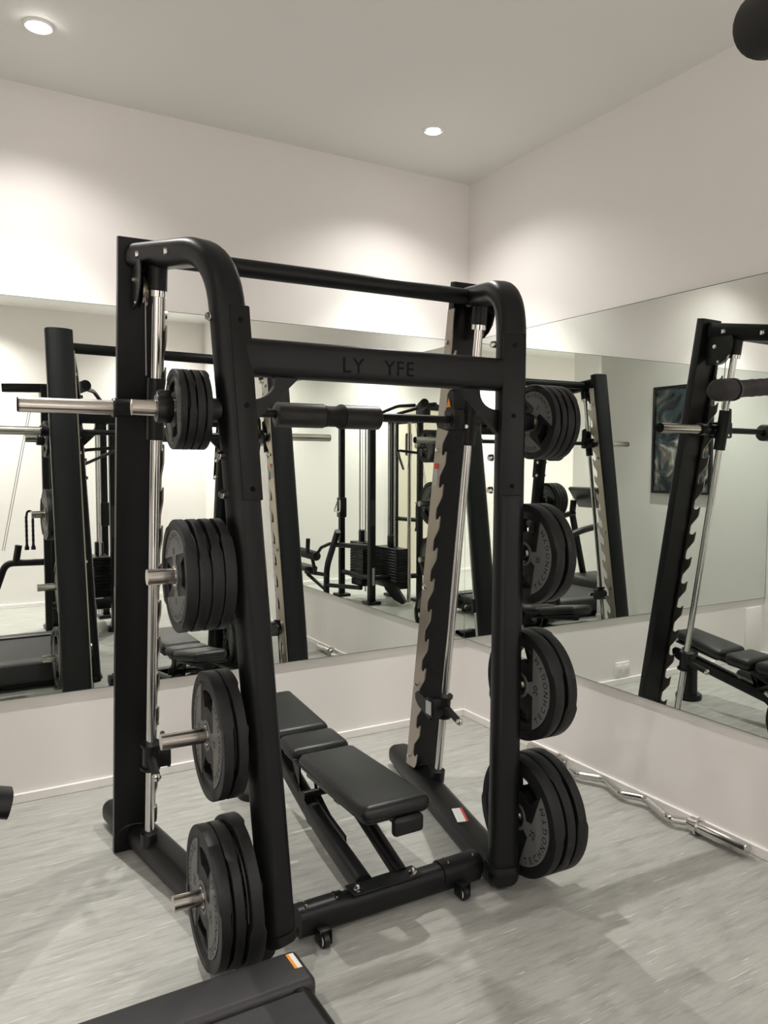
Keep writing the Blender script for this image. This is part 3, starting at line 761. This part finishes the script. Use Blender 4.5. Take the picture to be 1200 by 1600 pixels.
for y0, y1 in ((-1.80, -2.03), (-.95, -.72)):
    sgn = -1 if y1 < y0 else 1
    obj('sleeve', lathe(bmesh.new(), [(0, 0), (.0285, 0), (.0285, sgn*.222), (.025, sgn*.232), (.025, sgn*.238), (0, sgn*.238)], 'y', (-.066, y0, zz), 28), CHROME, ez)
    obj('collar_ring', lathe(bmesh.new(), [(.012, sgn*-.035), (.031, sgn*-.035), (.031, 0), (.038, 0), (.038, sgn*.012), (.012, sgn*.012)], 'y', (-.066, y0, zz), 28), CHROME, ez)

# ------------------------------------------------------------------ treadmill in the foreground
tm = thing('treadmill', 'low grey and black treadmill deck at the bottom left', 'treadmill', (-3.0, -2.5, 0))
TY0, TY1, TXE, TZ = -1.937, -3.02, -2.008, .203
def side_cover(y0, y1):
    bm = bmesh.new(); box(bm, (-3.85, min(y0, y1), .06), (TXE, max(y0, y1), TZ), .022, 4)
    return bm
obj('side_rail', side_cover(TY0-.155, TY0), GREY, tm); obj('side_rail', side_cover(TY1, TY1+.155), GREY, tm)
obj('rail_strip', nbox((-3.80, TY1+.125, TZ-.006), (TXE-.05, TY1+.165, TZ+.003), .002), SILVER, tm)
obj('running_belt', sweep(bmesh.new(), [(-3.70, (TY0+TY1)/2, .172), (TXE-.050, (TY0+TY1)/2, .172)], section(TY0-TY1-.312, .040, .019, 5), side=(0, 1, 0)), BELT, tm)
obj('rear_roller', rod(bmesh.new(), (TXE-.055, TY1+.15, .148), (TXE-.055, TY0-.15, .148), .044, 24), BLK2, tm)
bm = bmesh.new(); box(bm, (-3.80, TY1+.03, .03), (TXE-.03, TY0-.03, .12), .01); obj('frame', bm, BLK, tm)
obj('motor_hood', nbox((-4.20, TY1+.02, .03), (-3.62, TY0-.02, .30), .05, 4), GREY, tm)
for y in (TY0-.11, TY1+.11):
    for x in (TXE-.12, -4.0):
        obj('foot', lathe(bmesh.new(), [(0, 0), (.03, 0), (.03, .04), (0, .04)], 'z', (x, y, 0), 16), DRK, tm)
    obj('upright', sweep(bmesh.new(), [(-3.92, y, .2), (-3.70, y, 1.02), (-3.72, y, 1.18)], section(.08, .05, .02, 3), side=(1, 0, 0)), BLK, tm)
    obj('handrail', sweep(bmesh.new(), arc_path([(-3.72, y, 1.03), (-3.0, y, .91), (-2.745, y, .835)], .05, 3), section(.06, .085, .028, 4), side=(0, 0, 1)), BLK2, tm)
bm = bmesh.new(); obox(bm, (-3.76, -2.4875, 1.22), (math.cos(.9), 0, math.sin(.9)), (0, 1, 0), (-math.sin(.9), 0, math.cos(.9)), (.30, .92, .05), .02, 3)
obj('console', bm, BLK2, tm)
# rear corner sticker
yq = TY0-.03
sheet('corner_label', (TXE-.034, TY0-.024, TZ), (TXE-.034, TY0-.092, TZ), (TXE-.018, TY0-.092, TZ-.001), (TXE-.018, TY0-.024, TZ-.001), WHITE, tm)
sheet('orange_stripe', (TXE-.040, TY0-.024, TZ+.0004), (TXE-.040, TY0-.092, TZ+.0004), (TXE-.032, TY0-.092, TZ+.0004), (TXE-.032, TY0-.024, TZ+.0004), ORANGE, tm)

# ------------------------------------------------------------------ multi-gym beside the camera (seen in the mirrors)
mg = thing('multi_gym', 'black cable multi-gym tower with two weight stacks, reflected in the mirrors', 'exercise machine', (-1.7, -3.95, 0))
def post(x, y, w_, z1, m=BLK, z0=.02, name='post'):
    return obj(name, nbox((x-w_/2, y-w_/2, z0), (x+w_/2, y+w_/2, z1), .008), m, mg)
post(-1.42, -3.74, .075, 2.16); post(-1.385, -4.42, .065, 2.16); post(-1.93, -4.12, .10, 2.16); post(-2.02, -3.66, .06, 2.16)
for x, y in ((-1.42, -3.74), (-1.385, -4.42), (-1.93, -4.12), (-2.02, -3.66)):
    obj('foot_pad', nbox((x-.085, y-.085, 0), (x+.085, y+.085, .035), .012), BLK2, mg)
obj('chrome_pole', nrod((-1.80, -3.54, .02), (-1.80, -3.54, 2.10), .022), SLEEVE, mg)
obj('cross_tube', nrod((-1.42, -3.74, .30), (-2.02, -3.66, .30), .030), BLK, mg)
obj('cross_tube', nrod((-1.42, -3.74, .30), (-1.385, -4.42, .30), .030), BLK, mg)
obj('cross_tube', nrod((-1.93, -4.12, .95), (-2.02, -3.66, .95), .025), BLK, mg)
obj('top_beam', sweep(bmesh.new(), [(-1.40, -4.46, 2.13), (-1.42, -3.70, 2.13)], section(.07, .10, .02, 3), side=(1, 0, 0)), BLK, mg)
obj('top_beam', sweep(bmesh.new(), [(-1.38, -3.72, 2.13), (-2.06, -3.66, 2.13)], section(.07, .10, .02, 3), side=(0, 1, 0)), BLK, mg)
obj('top_beam', sweep(bmesh.new(), [(-2.0, -3.62, 2.13), (-1.93, -4.16, 2.13)], section(.07, .10, .02, 3), side=(1, 0, 0)), BLK, mg)
obj('pulldown_bar', sweep(bmesh.new(), [(-2.36, -3.62, 2.255), (-1.98, -3.55, 2.265)], section(.06, .075, .012, 2), side=(0, 1, 0)), BLK, mg)
obj('bar_bracket', nbox((-2.06, -3.70, 2.12), (-1.98, -3.50, 2.29), .01), BLK, mg)
# pull-up arms with foam grips
def arm(path, r, ends):
    obj('pull_up_arm', sweep(bmesh.new(), arc_path(path, .05, 4), circ(r, 14), side=(0, 0, 1)), BLK, mg)
    a, b, R_ = ends; a, b = V(a), V(b); d = (b-a).normalized(); L = (b-a).length
    bm = sweep(bmesh.new(), [a, a+d*.006, a+d*.02, b-d*.015, b-d*.004, b], circ(R_, 24), scales=[.75, .93, 1, 1, .9, .55])
    obj('foam_grip', bm, FOAM, mg)
arm([(-1.52, -3.72, 2.18), (-1.62, -3.50, 2.25), (-1.72, -3.30, 2.25)], .018, (tuple(CAM+(fw+r2*.600+u2*.700)*1.02), tuple(CAM+(fw+r2*.484+u2*.626)*1.2), .048))
obj('pull_up_arm', sweep(bmesh.new(), arc_path([(-1.78, -3.64, 1.55), (-1.55, -3.35, 1.68), (-1.42, -3.16, 1.745)], .05, 4), circ(.014, 14), side=(0, 0, 1)), BLK, mg)
ga, gb = V((-1.815, -3.128, 1.708)), V((-1.40, -3.12, 1.748)); gd = (gb-ga).normalized()
gs_ = [(0, .35), (.003, .72), (.010, .94), (.018, 1), (.042, 1), (.050, .90), (.064, .80), (.080, .77)]+[(.090+.022*k+.011*j, .77+.05*j) for k in range(9) for j in (0, 1)]+[(.40, .77)]
obj('foam_grip', sweep(bmesh.new(), [ga+gd*q for q, _ in gs_], circ(.0178, 24), scales=[k for _, k in gs_]), FOAM, mg)
obj('grip_ring', rod(bmesh.new(), (-1.768, -3.1275, 1.712), (-1.762, -3.127, 1.713), .0183, 20), BLK2, mg)
arm([(-1.75, -3.72, 2.18), (-1.9, -3.40, 2.25), (-1.95, -3.30, 2.26)], .018, ((-1.86, -3.45, 2.25), (-1.97, -3.25, 2.262), .030))
# weight stacks: separate plates
for (x, y, zt, n, hx, hy) in ((-1.50, -4.10, .690, 13, .085, .16), (-1.72, -3.80, .640, 12, .085, .26)):
    dz = (zt-.25)/n
    for k in range(n):
        z = .25+k*dz
        pt = obj('stack_plate', nbox((x-hx, y-hy, z), (x+hx, y+hy, z+dz-.003), .004, 1), BLK2, mg)
        for dy in (-.035, .035): obj('pin_hole', nrod((x+hx, y+dy, z+dz/2), (x+hx+.0025, y+dy, z+dz/2), .007, 8), CHROME, pt)
    for dy in (-.07, .07): obj('guide_rod', nrod((x, y+dy, .10), (x, y+dy, 2.12), .0105, 12), ROD, mg)
    obj('stack_cap', nbox((x-.04, y-.04, zt+.0), (x+.04, y+.04, zt+.14), .018, 3), BLK2, mg)
    obj('cable', nrod((x, y, zt+.14), (x, y, 2.12), .003, 6), WIRE, mg)
    obj('stack_base', nbox((x-hx, y-hy+.03, .17), (x+hx, y+hy-.03, .247), .01), BLK, mg)
obj('pedal_plate', prism(bmesh.new(), [(-.16, .24), (.02, .22), (.14, .10), (.20, .03), (.15, .0), (.02, .04), (-.12, .14)], (-1.66, -3.62, .02), V((-.25, .97, 0)), (0, 0, 1), V((.97, .25, 0)), .04), BLK, mg)
for y, z in ((-3.60, 1.90), (-3.60, 1.75)):
    obj('pulley_wheel', lathe(bmesh.new(), [(0, -.012), (.050, -.012), (.043, 0), (.050, .012), (0, .012)], 'x', (-1.83, y, z), 24), BLK2, mg)
obj('pulley_housing', nbox((-1.85, -3.67, 1.70), (-1.815, -3.55, 1.96), .02, 3), BLK, mg)
obj('carriage', nbox((-1.43, -4.47, .96), (-1.34, -4.37, 1.20), .01), BLK2, mg)
obj('cable_handle', sweep(bmesh.new(), arc_path([(-1.33, -4.36, 1.17), (-1.30, -4.30, 1.03), (-1.30, -4.46, 1.03), (-1.33, -4.42, 1.17)], .03, 4), circ(.008, 10), side=(1, 0, 0)), CHROME, mg)
sheet('instruction_label', (-1.45, -3.7015, .90), (-1.39, -3.7015, .90), (-1.39, -3.7015, 1.20), (-1.45, -3.7015, 1.20), GREY, mg)
sheet('side_label', (-1.44, -3.7015, .22), (-1.41, -3.7015, .22), (-1.41, -3.7015, .42), (-1.44, -3.7015, .42), LTGREY, mg)
# leg extension arm and seat
obj('leg_frame', sweep(bmesh.new(), arc_path([(-1.24, -4.55, .01), (-1.22, -4.50, .35), (-1.18, -4.12, .82)], .12, 4), section(.065, .065, .02, 3), side=(1, 0, 0)), BLK, mg)
obj('seat_beam', sweep(bmesh.new(), [(-1.42, -3.80, .655), (-1.22, -4.22, .650)], section(.055, .06, .02, 3), side=(0, 0, 1)), BLK, mg)
obj('floor_beam', sweep(bmesh.new(), [(-1.40, -3.95, .16), (-1.24, -4.50, .13)], section(.05, .05, .02, 3), side=(0, 0, 1)), BLK, mg)
obj('seat_arm', sweep(bmesh.new(), [(-1.22, -4.46, .26), (-1.10, -4.85, .26)], section(.045, .045, .015, 3), side=(1, 0, 0)), BLK, mg)
obj('seat_brace', sweep(bmesh.new(), [(-1.23, -4.52, .06), (-1.10, -4.80, .24)], section(.04, .04, .015, 3), side=(1, 0, 0)), BLK, mg)
obj('seat_post', sweep(bmesh.new(), [(-1.10, -4.55, .26), (-1.08, -4.62, .47)], section(.04, .04, .015, 3), side=(1, 0, 0)), BLK, mg)
obj('seat_pad', nbox((-1.18, -5.10, .29), (-1.00, -4.66, .35), .02, 3), LEATHER, mg)
obj('foam_roller', sweep(bmesh.new(), [(-1.12, -4.55, .485), (-1.118, -4.56, .485), (-1.02, -4.86, .52), (-1.018, -4.87, .52)], circ(.058, 24), scales=[.88, 1, 1, .88]), FOAM, mg)
obj('roller_cap', sweep(bmesh.new(), [(-1.124, -4.54, .485), (-1.12, -4.552, .485)], circ(.022, 16)), BLK2, mg)
obj('roller_arm', sweep(bmesh.new(), [(-1.17, -4.30, .66), (-1.13, -4.46, .60), (-1.11, -4.57, .49)], circ(.020, 10), side=(1, 0, 0)), BLK, mg)
obj('hand_grip', nrod((-1.02, -4.62, .52), (-1.02, -4.60, .70), .026), FOAM, mg)
# low row arm and hanging rope on the far side
obj('row_arm', sweep(bmesh.new(), arc_path([(-2.02, -3.70, .70), (-2.36, -3.76, .70), (-2.46, -3.78, .40)], .07, 4), section(.05, .06, .02, 3), side=(0, 1, 0)), BLK, mg)
obj('row_stub', nrod((-2.28, -3.75, .68), (-2.25, -3.74, .86), .03), BLK, mg)
for dx in (0, .055):
    bm = sweep(bmesh.new(), [(-2.17+dx, -3.88, .80+.022*k) for k in range(15)], circ(.0105, 8), side=(1, 0, 0), scales=[1.9, 1.9, 1.2]+[1+.22*(k % 2) for k in range(12)])
    obj('rope_end', bm, DRK, mg)
obj('rope_loop', sweep(bmesh.new(), arc_path([(-2.17, -3.88, 1.10), (-2.16, -3.88, 1.16), (-2.125, -3.88, 1.16), (-2.115, -3.88, 1.10)], .02, 3), circ(.0105, 8), side=(0, 1, 0)), DRK, mg)
obj('rope_hanger', nrod((-2.142, -3.88, 1.15), (-2.02, -3.75, 1.15), .008, 8), CHROME, mg)
for dx in (0, .018): obj('cable', nrod((-2.115+dx, -3.90, 2.14), (-2.375+dx, -3.90, .80), .0028, 6), WIRE, mg)
obj('cable_arm', nbox((-2.13, -3.93, 2.12), (-2.00, -3.87, 2.17), .01), BLK, mg)
